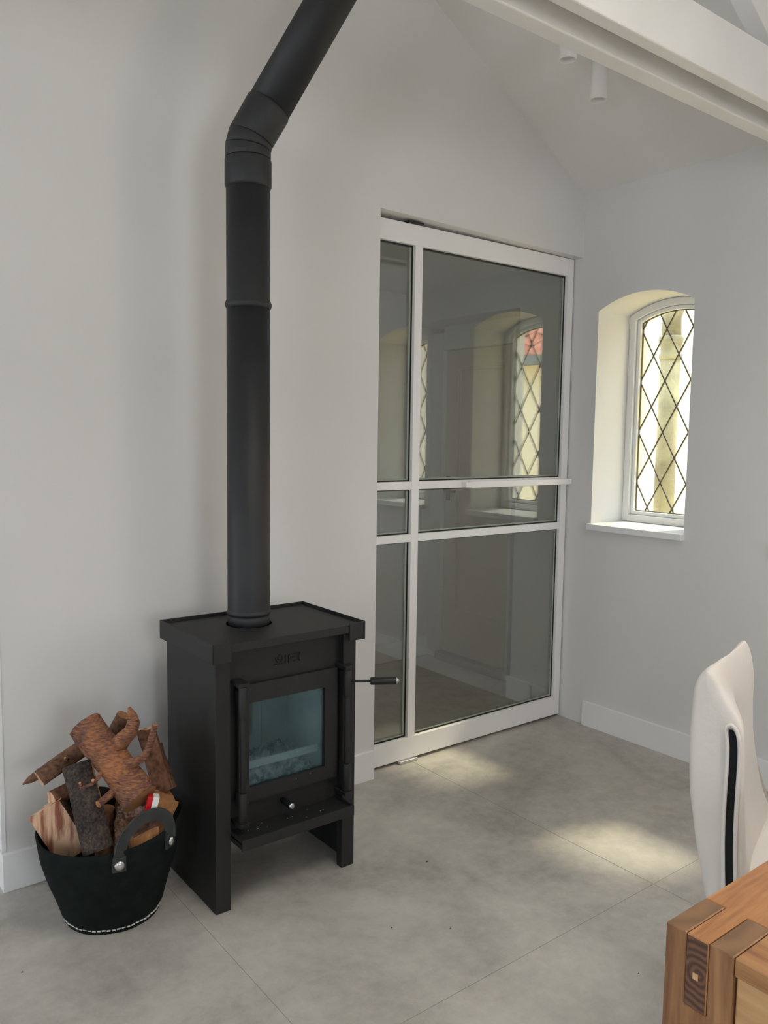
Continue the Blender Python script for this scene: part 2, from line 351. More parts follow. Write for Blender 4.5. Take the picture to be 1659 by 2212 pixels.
# hall beyond the glass door
obj('wall_hall_left', B(-2.558, -1.75, 0.15, 1.42, 0, 2.35), M['wall'], kind='structure')
obj('wall_hall_back', B(-1.75, 0.40, 1.30, 1.42, 0, 2.25), M['wall'], kind='structure')
obj('wall_hall_right', MB().box(0.0, 0.40, 0.385, 1.30, 2.024, 2.25).box(0.27, 0.40, 0.385, 0.605, 0, 2.024).box(0.286, 0.40, 0.605, 1.30, 0, 2.024), M['wall'], kind='structure')  # last box is an added backing, stops sky light leaking round the door
obj('ceiling_hall', B(-1.75, 0.40, 0.15, 1.30, 2.202, 2.25), M['ceil'], kind='structure')
# baseboards
def board(name, x0, x1, y0, y1): obj(name, B(x0, x1, y0, y1, 0.0, 0.117), M['trim'], bevel=0.0015, kind='structure')
board('baseboard_back', -2.572, -1.196, -0.0145, 0.0)
board('baseboard_corner', -2.572, -2.558, 0.0, 0.15)
board('baseboard_right', -0.0145, 0.0, YR, -0.098)
board('baseboard_hall_right', -0.0145, 0.0, 0.13, 0.385)
board('baseboard_hall_jamb', -0.0145, 0.26, 0.385, 0.399)
board('baseboard_hall_back', -1.75, 0.20, 1.286, 1.30)
board('baseboard_hall_left', -1.75, -1.736, 0.15, 1.286)
# lining board on the end of the gable wall
obj('trim_1', B(-2.572, -2.5585, -0.004, 0.15, 0.123, 2.30), M['trim'], bevel=0.002, kind='structure')

# ------------------------------------------------------------------ tie beam and rafter
obj('trim_2', MB().prism([(-1.212, 2.366), (-1.172, 2.366), (-1.172, 2.450), (-1.100, 2.450), (-1.100, 2.366), (-1.047, 2.366), (-1.047, 2.520), (-1.212, 2.520)], XL, 0.0, 'x'),
    M['beam'], bevel=0.004, kind='structure', label='white painted tie beam with a groove underneath')
def rz(x, d): return ZE-SL*x-d
obj('trim_3', MB().prism([(-0.30, rz(-0.30, 0.25)), (-0.30, rz(-0.30, 0.02)), (XR, rz(XR, 0.02)), (XR, rz(XR, 0.25))], -1.163, -1.105, 'y'), M['beam'], bevel=0.003, kind='structure', label='white painted rafter above the tie beam')

# ------------------------------------------------------------------ leaded windows
def clip_poly(poly, clip):
    out = poly
    for i in range(len(clip)):
        a = clip[i]; b = clip[(i+1) % len(clip)]; inp = out; out = []
        if not inp: return []
        def side(p): return (b[0]-a[0])*(p[1]-a[1])-(b[1]-a[1])*(p[0]-a[0])
        for k in range(len(inp)):
            p = inp[k]; q = inp[(k+1) % len(inp)]; sp_, sq = side(p), side(q)
            if sp_ >= 0: out.append(p)
            if (sp_ >= 0) != (sq >= 0):
                t = sp_/(sp_-sq); out.append((p[0]+(q[0]-p[0])*t, p[1]+(q[1]-p[1])*t))
    return out
def seg_clip(p, d, clip):
    t0, t1 = -9.0, 9.0
    for i in range(len(clip)):
        a = clip[i]; b = clip[(i+1) % len(clip)]; nx, ny = -(b[1]-a[1]), b[0]-a[0]
        den = nx*d[0]+ny*d[1]; num = nx*(p[0]-a[0])+ny*(p[1]-a[1])
        if abs(den) < 1e-9:
            if num < 0: return None
            continue
        t = -num/den
        if den > 0: t0 = max(t0, t)
        else: t1 = min(t1, t)
    return None if t0 >= t1-0.004 else (t0, t1)
def ring_prism(o, i, a0, a1):
    mb = MB(); n = len(o)
    for q in range(n):
        r = (q+1) % n
        vs = [(a0, *o[q]), (a0, *o[r]), (a0, *i[r]), (a0, *i[q]), (a1, *o[q]), (a1, *o[r]), (a1, *i[r]), (a1, *i[q])]
        mb.add(vs, [(0,1,2,3), (7,6,5,4), (0,4,5,1), (2,6,7,3)])
    return mb
def window(name, W, label):
    root = thing(name, (0.26, W['yc'], W['z0']), kind='structure'); root['label'] = label
    A0 = arch(**W, inset=0.001); A1 = arch(**W, inset=0.034); A2 = arch(**W, inset=0.044); A3 = arch(**W, inset=0.052)
    obj('window_frame', ring_prism(A0, A1, 0.235, 0.305), M['trim'], root, bevel=0.002)
    obj('glazing_bead', ring_prism(A1, A3, 0.250, 0.300), M['trim'], root, bevel=0.006, seg=3)
    G = arch(**W, inset=0.050); xg = 0.272
    dy, dz = 0.0665, 0.119; y0 = max(p[0] for p in G)+0.001; z0 = 1.165
    # lead cames
    obj('lead_border', ring_prism(G, arch(**W, inset=0.056), xg-0.004, xg+0.004), M['lead'], root)
    L = math.hypot(dy, dz); seen = set()
    for s in (1, -1):
        d = (-dy/L, s*dz/L)
        for k in range(-12, 14):
            p = (y0, z0+2*dz*k)
            t = seg_clip(p, d, G)
            if not t: continue
            a = Vector((xg, p[0]+d[0]*t[0], p[1]+d[1]*t[0])); b = Vector((xg, p[0]+d[0]*t[1], p[1]+d[1]*t[1]))
            n = Vector((0, -d[1], d[0]))*0.0028; x = Vector((0.0034 if s > 0 else 0.0030, 0, 0))
            obj('lead_came', MB().rings([[a+n+x, a-n+x, a-n-x, a+n-x], [b+n+x, b-n+x, b-n-x, b+n-x]], smooth=False), M['lead'], root)
    for k in range(0, 8):
        for j in range(-4, 12):
            cy = y0-dy*k; cz = z0+dz*(2*j+1) + (dz if k % 2 else 0)
            dia = clip_poly([(cy, cz-dz), (cy+dy, cz), (cy, cz+dz), (cy-dy, cz)], G)
            if len(dia) < 3: continue
            ar = abs(sum(dia[q][0]*dia[(q+1) % len(dia)][1]-dia[(q+1) % len(dia)][0]*dia[q][1] for q in range(len(dia))))/2
            if ar < 2e-4: continue
            edge = k == 0 and 1.05 < cz < 1.85
            obj('glass_pane', MB().prism(dia, xg-0.0008, xg+0.0008, 'x'), M['yglass' if edge else 'wglass'], root)
    obj('window_sill', B(-0.030, 0.238, W['yc']-W['half']-0.006, W['yc']+W['half']+0.006, W['z0']-0.029, W['z0']-0.0005), M['trim'], root, bevel=0.003)
    return root
window('window_1', W1, 'arched leaded window with diamond panes in a deep white reveal beside the glass door')
window('window_2', W2, 'second arched leaded window further along the right wall')

# ------------------------------------------------------------------ glass door
d1 = thing('door_1', (-0.6, 0.07, 0), kind='structure', label='white framed glass pivot door')
Y0, Y1 = 0.046, 0.092
LX, RX, MX0, MX1 = -1.186, -0.0075, -0.977, -0.938
ZB, ZT = 0.013, 2.204; R1 = (2.124, ZT); R2 = (1.150, 1.183); R3 = (0.934, 0.966); R4 = (ZB, 0.104)
def fr(n, x0, x1, z0, z1, y0=Y0, y1=Y1): return obj(n, B(x0, x1, y0, y1, z0, z1), M['alu'], d1, bevel=0.0012, seg=1)
fr('stile', LX, -1.158, ZB, ZT); fr('stile', -0.049, RX, ZB, ZT)
fr('top_rail', -1.158, -0.049, *R1); fr('bottom_rail', -1.158, -0.049, *R4)
fr('mullion', MX0, MX1, R4[1], R1[0])
for z in (R2, R3):
    fr('glazing_bar', -1.158, MX0, *z); fr('glazing_bar', MX1, -0.049, *z)
for (x0, x1) in ((-1.158, MX0), (MX1, -0.049)):
    for (z0, z1) in ((R4[1], R3[0]), (R3[1], R2[0]), (R2[1], R1[0])):
        p = obj('glass_pane', B(x0+0.004, x1-0.004, 0.0665, 0.0725, z0+0.004, z1-0.004), M['dglass'], d1)
        e = 0.0045
        gk = MB()
        for yy in (0.0625, 0.0727):
            gk.box(x0, x0+e, yy, yy+0.004, z0, z1).box(x1-e, x1, yy, yy+0.004, z0, z1).box(x0+e, x1-e, yy, yy+0.004, z0, z0+e).box(x0+e, x1-e, yy, yy+0.004, z1-e, z1)
        obj('gasket', gk, M['gasket'], p)
        obj('spacer', MB().box(x1-0.016, x1-0.0065, 0.0642, 0.0662, z0+0.006, z1-0.006).box(x0+0.006, x1-0.016, 0.0642, 0.0662, z0+0.006, z0+0.012), M['edge'], p)
h = MB(); h.box(-0.665, -0.009, 0.014, 0.0185, 1.150, 1.176).box(-0.665, -0.009, 0.0185, 0.046, 1.150, 1.1545)
h.box(-0.700, -0.665, 0.014, 0.0185, 1.152, 1.176).box(-0.700, -0.694, 0.0185, 0.046, 1.152, 1.176)
obj('pull_handle', h, M['alu'], d1, bevel=0.0008, seg=1)
obj('floor_pivot', MB().prism([(-1.025, 0.030), (-0.930, 0.030), (-0.930, 0.085), (-1.010, 0.085), (-1.032, 0.06)], 0.0005, 0.0125, 'z'), M['chrome'], d1, bevel=0.003)
obj('top_pivot', MB().prism([(-1.02, 0.036), (-0.945, 0.036), (-0.945, 0.085), (-1.02, 0.085)], 2.205, 2.213, 'z'), base_mat('dark_steel', srgb(70,68,66), 0.4, 0.8), d1)

# ------------------------------------------------------------------ old panelled door in the hall
d2 = thing('door_2', (0.26, 0.9, 0), kind='structure', label='old cream panelled outer door in the hall recess')
def pw(n, y0, y1, z0, z1, x0=0.232, x1=0.272, m='old_door', b=0.002, par=None): return obj(n, B(x0, x1, y0, y1, z0, z1), M[m], par or d2, bevel=b)
pw('door_casing', 1.190, 1.2985, 0.0, 1.99, 0.205, 0.285, 'trim'); pw('door_casing', 0.605, 1.190, 1.885, 2.022, 0.205, 0.285, 'trim'); pw('door_casing', 0.600, 0.622, 0.0, 1.885, 0.205, 0.285, 'trim')
pw('stile', 1.085, 1.186, 0.047, 1.880); pw('stile', 0.624, 0.700, 0.047, 1.880)
pw('rail', 0.700, 1.085, 1.770, 1.880); pw('rail', 0.700, 1.085, 0.047, 0.315)
pw('panel', 0.700, 1.085, 0.315, 1.770, 0.246, 0.268)
obj('panel_moulding', MB().box(0.238, 0.246, 1.073, 1.085, 0.315, 1.770).box(0.238, 0.246, 0.700, 0.712, 0.315, 1.770).box(0.238, 0.246, 0.712, 1.073, 1.758, 1.770).box(0.238, 0.246, 0.712, 1.073, 0.315, 0.327), M['old_door'], d2, bevel=0.003)
pw('threshold', 0.622, 1.19, 0.0, 0.045, 0.175, 0.272, 'threshold', 0.004)
hn = obj('door_handle', MB().box(0.222, 0.232, 1.135, 1.165, 0.985, 1.13).tube([(0.225, 1.15, 1.05), (0.19, 1.15, 1.05), (0.185, 1.14, 1.05), (0.185, 1.045, 1.045)], 0.009, 10), M['black'], d2, bevel=0.001)
sk = obj('wall_socket', B(0.05, 0.12, 1.290, 1.2995, 0.27, 0.39), M['socket'], None, bevel=0.003)
sk['label'] = 'white double wall socket on the hall wall behind the glass door'; sk['category'] = 'socket'

# ------------------------------------------------------------------ ceiling spots
def spot(x, y, zb, label):
    t = thing('ceiling_spotlight', (x, y, zb), label, 'lamp', 'white tube spotlights on the sloping ceiling')
    zc = ZE-SL*x; r = 0.032; n = 32
    top = [(x+r*math.cos(2*PI*i/n), y+r*math.sin(2*PI*i/n), ZE-SL*(x+r*math.cos(2*PI*i/n))-0.0005) for i in range(n)]
    c = lambda rr, z: [(x+rr*math.cos(2*PI*i/n), y+rr*math.sin(2*PI*i/n), z) for i in range(n)]
    obj('tube', MB().rings([top, c(r, zb+0.003), c(r-0.001, zb), c(r-0.003, zb), c(r-0.004, zb+0.004), c(r-0.006, zb+0.045), c(0.004, zb+0.047)], True), M['alu'], t)
    obj('lens', MB().lathe((x, y, zb+0.040), [(0.001, 0), (0.0255, 0), (0.0255, 0.004), (0.001, 0.004)], 28), M['gutter'], t)
spot(-0.728, -0.487, 2.716, 'upper left tube spotlight, nearly hidden by the beam')
spot(-0.549, -0.487, 2.623, 'lower right tube spotlight, long tube in front of the ceiling')

# ------------------------------------------------------------------ outside
obj('ground', B(0.45, 16, -14, 8, -0.35, -0.15), M['gravel'], kind='structure')
cl = thing('stone_column', (1.15, 0.27, -0.15), 'weathered stone column with a moulded capital outside the arched window', 'column')
cx, cy = 1.15, 0.270
obj('shaft', MB().lathe((cx, cy, -0.15), [(0.095, 0), (0.095, 0.25), (0.062, 0.3), (0.059, 1.2), (0.057, 2.0)], 12), M['stone'], cl)
obj('capital', MB().lathe((cx, cy, 1.83), [(0.057, 0), (0.066, 0.01), (0.066, 0.03), (0.058, 0.04), (0.060, 0.08), (0.071, 0.11), (0.071, 0.125), (0.060, 0.14)], 16), M['stone'], cl)
obj('arch_rib', MB().tube([(cx, cy, 1.96), (cx, cy, 2.08), (cx+0.03, cy-0.03, 2.22), (cx+0.10, cy-0.10, 2.36), (cx+0.2, cy-0.22, 2.48), (cx+0.34, cy-0.36, 2.56)], [0.057, 0.055, 0.055, 0.055, 0.055, 0.055], 8), M['stone'], cl)
hs = thing('neighbouring_house', (6, -3, -0.15), 'low white house with a terracotta tiled roof across the yard', 'building')
obj('wall', B(4.6, 9.0, -13, 1.2, -0.15, 2.30), M['render_white'], hs)
obj('wall', B(2.3, 2.6, 0.9, 4.5, -0.15, 3.4), M['render'], hs)
rb = MB(); nrow, ncol = 14, 48; y_a, y_b = -13.0, 1.4
def rp(s): return 4.35+s*0.8, 2.33+s*0.62
for i in range(nrow):
    for j in range(ncol):
        yy0 = y_a+(y_b-y_a)*j/ncol; yy1 = yy0+(y_b-y_a)/ncol*0.98; s0 = 0.26*i; s1 = s0+0.29
        xa, za = rp(s0); xb, zb_ = rp(s1); ym = (yy0+yy1)/2; hh = 0.05
        vs = [(xa, yy0, za+0.02), (xa, ym, za+0.02+hh), (xa, yy1, za+0.02), (xb, yy0, zb_-0.01), (xb, ym, zb_-0.01+hh), (xb, yy1, zb_-0.01)]
        rb.add(vs, [(0,1,4,3), (1,2,5,4), (0,2,1)])
obj('roof_tiles', rb, M['terracotta'], hs, kind='stuff')
obj('roof_deck', MB().prism([(4.35, 2.30), (7.4, 4.66), (10.4, 2.30)], y_a, y_b, 'y'), M['render'], hs)
obj('gutter', MB().prism([(4.22, 2.24), (4.36, 2.24), (4.36, 2.35), (4.22, 2.35)], y_a, y_b, 'y'), M['gutter'], hs)

# ------------------------------------------------------------------ wood stove
st = thing('wood_stove', (-1.875, -0.33, 0), 'black steel wood stove on two side panels, standing in front of the wall', 'stove')
SX0, SX1, SF, SB = -2.117, -1.637, -0.489, -0.155
S = M['stove']
def L_panel(s):
    x = SX0 if s > 0 else SX1; t = 0.005*s
    poly = [(x, SB), (x, SF), (x+0.047*s, SF), (x+0.047*s, SF+0.030), (x+0.042*s, SF+0.030), (x+0.042*s, SF+0.005), (x+t, SF+0.005), (x+t, SB)]
    return MB().prism(poly if s > 0 else poly[::-1], 0.0, 0.782, 'z')
obj('side_panel', L_panel(1), S, st, bevel=0.003); obj('side_panel', L_panel(-1), S, st, bevel=0.003)
# top: sunken plate, raised rim, deeper corner blocks
TX0, TX1, TF, TB = -2.143, -1.629, -0.527, -0.165
px_, py_ = -1.917, -0.313
n = 40; hole = [(px_+0.0700*math.cos(2*PI*i/n), py_+0.0700*math.sin(2*PI*i/n)) for i in range(n)]
def flat_holed(outer, hole, z0, z1):
    loops = [outer, hole]; flat = outer+hole; tri = tessellate_polygon([[Vector((p[0], p[1], 0)) for p in l] for l in loops]); m = len(flat)
    fs = [tuple(t) for t in tri]+[tuple(i+m for i in reversed(t)) for t in tri]
    k = 0
    for l in loops:
        q = len(l)
        for i in range(q): fs.append((k+i, k+(i+1) % q, k+(i+1) % q+m, k+i+m))
        k += q
    return MB().add([(p[0], p[1], z0) for p in flat]+[(p[0], p[1], z1) for p in flat], fs)
obj('top_plate', flat_holed([(TX0+0.004, TF+0.010), (TX1-0.004, TF+0.010), (TX1-0.004, TB-0.004), (TX0+0.004, TB-0.004)], hole, 0.783, 0.788), S, st)
rim = MB()
rim.box(TX0, TX0+0.004, TF, TB, 0.742, 0.798).box(TX1-0.004, TX1, TF, TB, 0.742, 0.798).box(TX0+0.004, TX1-0.004, TB-0.004, TB, 0.742, 0.798)
rim.box(TX0+0.004, TX0+0.058, TF, TF+0.006, 0.742, 0.797).box(TX1-0.058, TX1-0.004, TF, TF+0.006, 0.742, 0.797)
obj('top_rim', rim, S, st, bevel=0.0015)
obj('front_band', B(TX0+0.058, TX1-0.058, TF+0.005, TF+0.012, 0.766, 0.790), S, st, bevel=0.001)
BF = -0.463; DX0, DX1, DZ0, DZ1 = -2.040, -1.700, 0.303, 0.652
# body shell: sides, back, bottom, top (open front)
bx0, bx1 = SX0+0.044, SX1-0.044
obj('body', MB().box(bx0, bx0+0.006, BF+0.01, SB-0.01, 0.245, 0.782).box(bx1-0.006, bx1, BF+0.01, SB-0.01, 0.245, 0.782).box(bx0, bx1, SB-0.016, SB-0.010, 0.245, 0.782)
    .box(bx0, bx1, BF+0.01, SB-0.01, 0.245, 0.252), S, st)
obj('back_plate', B(SX0+0.0055, SX1-0.0055, SB-0.006, SB, 0.12, 0.782), S, st)
obj('front_panel', MB().box(bx0, bx1, BF, BF+0.01, 0.645, 0.782).box(bx0, DX0+0.012, BF, BF+0.01, 0.312, 0.645).box(DX1-0.012, bx1, BF, BF+0.01, 0.312, 0.645), S, st, bevel=0.001)
obj('lower_panel', B(bx0, bx1, BF, BF+0.01, 0.206, 0.312), S, st, bevel=0.001)
# embossed emblem: flame over a bar, and a stepped square hook
em = MB(); ye = BF-0.003
def ep(X, v): return (-1.916+(X-240)*9.62e-5, 0.689+v)
def ebox(X0, X1, v0, v1):
    a_, b_ = ep(X0, v0), ep(X1, v1); em.box(a_[0], b_[0], ye, BF, a_[1], b_[1])
ebox(240, 690, 0.0, 0.0028); ebox(640, 690, 0.0, 0.0262)
ebox(750, 800, 0.0015, 0.0225); ebox(780, 1165, 0.0222, 0.0260); ebox(1120, 1165, 0.0025, 0.0260); ebox(925, 1165, 0.0025, 0.0058); ebox(830, 1075, 0.0138, 0.0168)
for pts in (((300, .0238), (318, .0190), (335, .0140), (375, .0085)), ((462, .031), (425, .0260), (402, .0215), (412, .0160), (420, .0132)), ((505, .0250), (545, .0215), (560, .0170), (520, .0118), (455, .0072))):
    em.tube([(ep(X, v)[0], BF-0.001, ep(X, v)[1]) for X, v in pts], [0.0012]+[0.0025]*(len(pts)-2)+[0.0016], 8)
obj('emblem', em, M['black'], st)
# door frame and glass
dr = thing('stove_door', (-1.875, -0.478, 0.47)); dr.parent = st; dr.matrix_parent_inverse = Matrix.Translation(st.location).inverted()
DX0, DX1, DZ0, DZ1 = -2.040, -1.700, 0.303, 0.652; GX0, GX1, GZ0, GZ1 = -2.006, -1.745, 0.345, 0.597
def dobj(name, mb, mat, **k):
    o = obj(name, mb, mat, None, **k); o.parent = dr; o.matrix_parent_inverse = (Matrix.Translation(st.location) @ dr.matrix_parent_inverse @ Matrix.Translation(dr.location)).inverted(); return o
dobj('door_frame', MB().box(DX0, DX1, -0.480, -0.466, DZ0, GZ0).box(DX0, DX1, -0.480, -0.466, GZ1, DZ1).box(DX0, GX0, -0.480, -0.466, GZ0, GZ1).box(GX1, DX1, -0.480, -0.466, GZ0, GZ1), S)
dobj('door_glass', B(GX0, GX1, -0.470, -0.467, GZ0, GZ1), M['sglass'])
# firebox
fb = MB(); fx0, fx1, fy0, fy1, fz0, fz1 = -2.035, -1.705, -0.455, -0.20, 0.262, 0.70
pnl = []
def fpart(name, mb, m): return obj(name, mb, M[m], st)
fpart('brick_lining', MB().box(fx0, fx0+0.018, fy0+0.02, fy1, fz0, 0.66), 'fire_brick')
fpart('brick_lining', MB().box(fx1-0.018, fx1, fy0+0.02, fy1, fz0, 0.66), 'fire_brick')
for k in range(3):
    w_ = (fx1-fx0-0.036)/3; fpart('brick_lining', B(fx0+0.018+k*w_+0.0012, fx0+0.018+(k+1)*w_-0.0012, fy1-0.018, fy1, fz0, 0.66), 'fire_brick')
fpart('baffle', MB().prism([(fy0+0.07, 0.645), (fy0+0.07, 0.632), (fy1-0.02, 0.575), (fy1-0.02, 0.588)], fx0+0.02, fx1-0.02, 'x'), 'fire_brick')
fpart('grate', B(fx0, fx1, fy0, fy1, 0.254, 0.262), 'black')
fpart('log_guard', MB().box(fx0+0.01, fx1-0.01, -0.430, -0.424, 0.378, 0.400), 'fire_brick')
ab = MB()
nx, ny = 46, 26
for i in range(nx):
    for j in range(ny):
        def hz(i, j):
            x = fx0+0.019+(fx1-fx0-0.038)*i/nx; y = fy0+0.004+(fy1-0.02-fy0)*j/ny
            return (x, y, 0.300+0.045*(j/ny)+0.030*noise.noise(Vector((x*28, y*28, 1)))+0.016*noise.noise(Vector((x*90, y*90, 3))))
        ab.add([hz(i, j), hz(i+1, j), hz(i+1, j+1), hz(i, j+1)], [(0,1,2,3)])
obj('ash_bed', ab, M['ash'], st, kind='stuff')
# hinge columns
def hinge(xc, side):
    hb = MB(); y = -0.508; n = 18
    hb.box(xc-0.019, xc+0.015, -0.522, -0.463, 0.661, 0.672) if side < 0 else hb.box(xc-0.015, xc+0.019, -0.522, -0.463, 0.650, 0.662)
    top = 0.661 if side < 0 else 0.650
    hb.lathe((xc, y, 0), [(0.012, 0.568), (0.0125, 0.570), (0.0125, top-0.003), (0.011, top-0.001)], n)
    hb.lathe((xc, y, 0), [(0.008, 0.350), (0.008, 0.570)], n)
    hb.lathe((xc, y, 0), [(0.011, 0.262), (0.0125, 0.264), (0.0125, 0.348), (0.011, 0.350)], n)
    hb.box(xc-0.015, xc+0.015, -0.522, -0.463, 0.251, 0.262)
    hb.box(xc-0.004, xc+0.004, y, -0.470, 0.30, 0.34).box(xc-0.004, xc+0.004, y, -0.470, 0.60, 0.64)
    obj('hinge' if side < 0 else 'latch_column', hb, S, st, bevel=0.001)
hinge(-2.042, -1); hinge(-1.682, 1)
ax = Vector((0.845, -0.535, 0.0)).normalized(); p0 = Vector((-1.674, -0.516, 0.612))
hd = obj('handle_rod', MB().tube([p0, p0+ax*0.062], 0.0042, 10), S, st)
gr = obj('handle_grip', MB().tube([p0+ax*0.060, p0+ax*0.062, p0+ax*0.138, p0+ax*0.140], [0.010, 0.0118, 0.0118, 0.011], 20), M['rubber'], st)
obj('handle_tip', MB().tube([p0+ax*0.140, p0+ax*0.141, p0+ax*0.151], [0.0105, 0.0105, 0.0008], 18), M['chrome'], st, label='silver pointed handle tip')
q0 = Vector((-1.888, BF, 0.273)); qa = Vector((0.05, -1, -0.05)).normalized()
kn = obj('air_knob', MB().tube([q0, q0+qa*0.012, q0+qa*0.013, q0+qa*0.052, q0+qa*0.054], [0.006, 0.006, 0.0105, 0.0105, 0.0095], 18), M['rubber'], st)
obj('knob_cap', MB().tube([q0+qa*0.054, q0+qa*0.055, q0+qa*0.058], [0.0098, 0.0098, 0.006], 18), M['chrome'], st, label='round silver knob cap')
# ash lip
zl0, zl1 = 0.204, 0.236
al = MB().box(-2.071, -1.688, -0.556, -0.464, zl0+0.018, zl0+0.023).box(-2.071, -1.688, -0.560, -0.555, zl0, zl1)
al.box(-2.071, -2.067, -0.556, -0.464, zl0+0.004, zl1-0.001).box(-1.692, -1.688, -0.556, -0.464, zl0+0.004, zl1-0.001)
obj('ash_shelf', al, S, st, bevel=0.0008)
cb = MB()
rc = random.Random(3)
for k in range(15):
    x = rc.uniform(-2.04, -1.72); y = rc.uniform(-0.545, -0.48); s = rc.uniform(0.0005, 0.0015)
    cb.add([(x-s, y, zl0+0.0232), (x, y-s, zl0+0.0232), (x+s*1.5, y, zl0+0.0232), (x, y+s, zl0+0.0232), (x, y, zl0+0.0232+s)], [(0,1,4), (1,2,4), (2,3,4), (3,0,4)])
for (x, z) in ((-2.003, 0.292), (-1.80, 0.336), (-1.79, 0.340), (-1.85, 0.331), (-1.775, 0.352)):
    cb.add([(x, -0.4805 if z > .3 else BF-0.0005, z), (x+0.003, -0.4805 if z > .3 else BF-0.0005, z+0.001), (x+0.0015, -0.483 if z > .3 else BF-0.002, z+0.004)], [(0,1,2)])
obj('ash_flakes', cb, M['thread'], st, kind='stuff')

# ------------------------------------------------------------------ flue pipe
fp = thing('flue_pipe', (px_, py_, 0.79), 'black flue pipe rising from the stove and bending towards the roof', 'stove pipe')
PR = 0.0645
def vt(prof, name):
    obj(name, MB().lathe((px_, py_, 0), prof, 48), M['pipe'], fp)
vt([(PR-0.004, 0.786), (PR-0.001, 0.788), (PR-0.001, 0.812), (PR-0.003, 0.814), (PR+0.0005, 0.818), (PR+0.003, 0.821), (PR+0.003, 0.826), (PR+0.0005, 0.831), (PR, 0.835), (PR, 1.735)], 'pipe_section')
vt([(PR, 1.7352), (PR+0.003, 1.740), (PR+0.0045, 1.745), (PR+0.0045, 1.750), (PR+0.002, 1.756), (PR, 1.760), (PR, 2.080)], 'pipe_section')
vt([(PR, 2.0802), (PR+0.0035, 2.088), (PR+0.0035, 2.158), (PR+0.002, 2.163), (PR-0.001, 2.165)], 'collar')
tilt = math.radians(29.5); az = math.radians(118)
hz_ = Vector((math.sin(az), math.cos(az), 0))
def dirt(t): return (hz_*math.sin(t)+Vector((0,0,1))*math.cos(t)).normalized()
def seg(name, a, ta0, b, tb0, dirv, prof=None, r=PR):
    """pipe piece between two mitred planes"""
    x = Vector((0,0,1)).cross(hz_).normalized(); y = dirv.cross(x).normalized(); n = 48; rs = []
    for (c, t, rr, off) in prof:
        nd = dirt(t); ring = []
        for i in range(n):
            a_ = 2*PI*i/n; v = x*math.cos(a_)*rr+y*math.sin(a_)*rr
            p = c+v; s = -(v.dot(nd))/dirv.dot(nd); ring.append(p+dirv*s+dirv*off)
        rs.append(ring)
    obj(name, MB().rings(rs, True), M['pipe'], fp)
c0 = Vector((px_, py_, 2.1655)); c1 = Vector((px_, py_, 2.196)); g = dirt(tilt/2); c2 = c1+g*0.030; e = dirt(tilt)
seg('elbow', 0, 0, 0, 0, Vector((0,0,1)), [(c0, 0, PR, 0), (c0, 0, PR+0.0015, 0.003), (c1, tilt/4, PR+0.0015, -0.003), (c1, tilt/4, PR, 0)])
seg('elbow', 0, 0, 0, 0, g, [(c1, tilt/4, PR, 0.0003), (c1, tilt/4, PR+0.0015, 0.002), (c2, tilt*0.75, PR+0.0015, -0.002), (c2, tilt*0.75, PR, 0)])
c3 = c2+e*0.105; c4 = c2+e*1.12
seg('elbow', 0, 0, 0, 0, e, [(c2, tilt*0.75, PR, 0.0003), (c2, tilt*0.75, PR+0.0015, 0.003), (c3, tilt, PR+0.0025, -0.012), (c3, tilt, PR+0.0025, -0.003), (c3, tilt, PR, 0)])
seg('pipe_section', 0, 0, 0, 0, e, [(c3, tilt, PR-0.0005, 0.0003), (c4, tilt, PR-0.0005, 0)])

# ------------------------------------------------------------------ firewood basket
bc = Vector((-2.338, -0.275, 0)); rc_ = Vector((-2.350, -0.300, 0))
bk = thing('firewood_basket', (bc.x, bc.y, 0), 'black felt bucket with two strap handles, filled with firewood', 'basket')
right = Vector((math.cos(yaw), -math.sin(yaw), 0)); fwd = Vector((math.sin(yaw), math.cos(yaw), 0))
def bk_ring(t, off=0.0, n=72):
    prof = [(0.0, 0.121), (0.03, 0.128), (0.10, 0.140), (0.25, 0.150), (0.5, 0.173), (0.75, 0.189), (0.9, 0.194), (1.0, 0.197)]
    for (a, ra), (b, rb_) in zip(prof, prof[1:]):
        if a <= t <= b: r = ra+(rb_-ra)*(t-a)/(b-a); break
    c = bc.lerp(rc_, t); ring = []
    for i in range(n):
        a = 2*PI*i/n; d = right*math.cos(a)+fwd*math.sin(a)
        rim = 0.277+0.008*math.cos(a)+0.008*math.cos(2*a)+0.003*math.sin(3*a)
        wob = 1+t*0.012*math.sin(3*a+1)+0.015*noise.noise(Vector((math.cos(a)*2, math.sin(a)*2, t*3)))
        p = c+d*(r*wob+off); ring.append((p.x, p.y, max(rim*t, 0.0006)))
    return ring
ts = [0, 0.03, 0.06, 0.1, 0.18, 0.3, 0.45, 0.6, 0.75, 0.88, 1.0]
rs = [[(bc.x+(p[0]-bc.x)*0.02, bc.y+(p[1]-bc.y)*0.02, 0.0006) for p in bk_ring(0)]]+[bk_ring(t) for t in ts]
rs += [[(p[0], p[1], p[2]+0.001) for p in bk_ring(1.0, -0.003)]]+[bk_ring(t, -0.006) for t in reversed(ts[3:])]
rs += [[(bc.x+(p[0]-bc.x)*0.02, bc.y+(p[1]-bc.y)*0.02, 0.02) for p in bk_ring(0.1)]]
obj('felt_body', MB().rings(rs, True), M['felt'], bk)
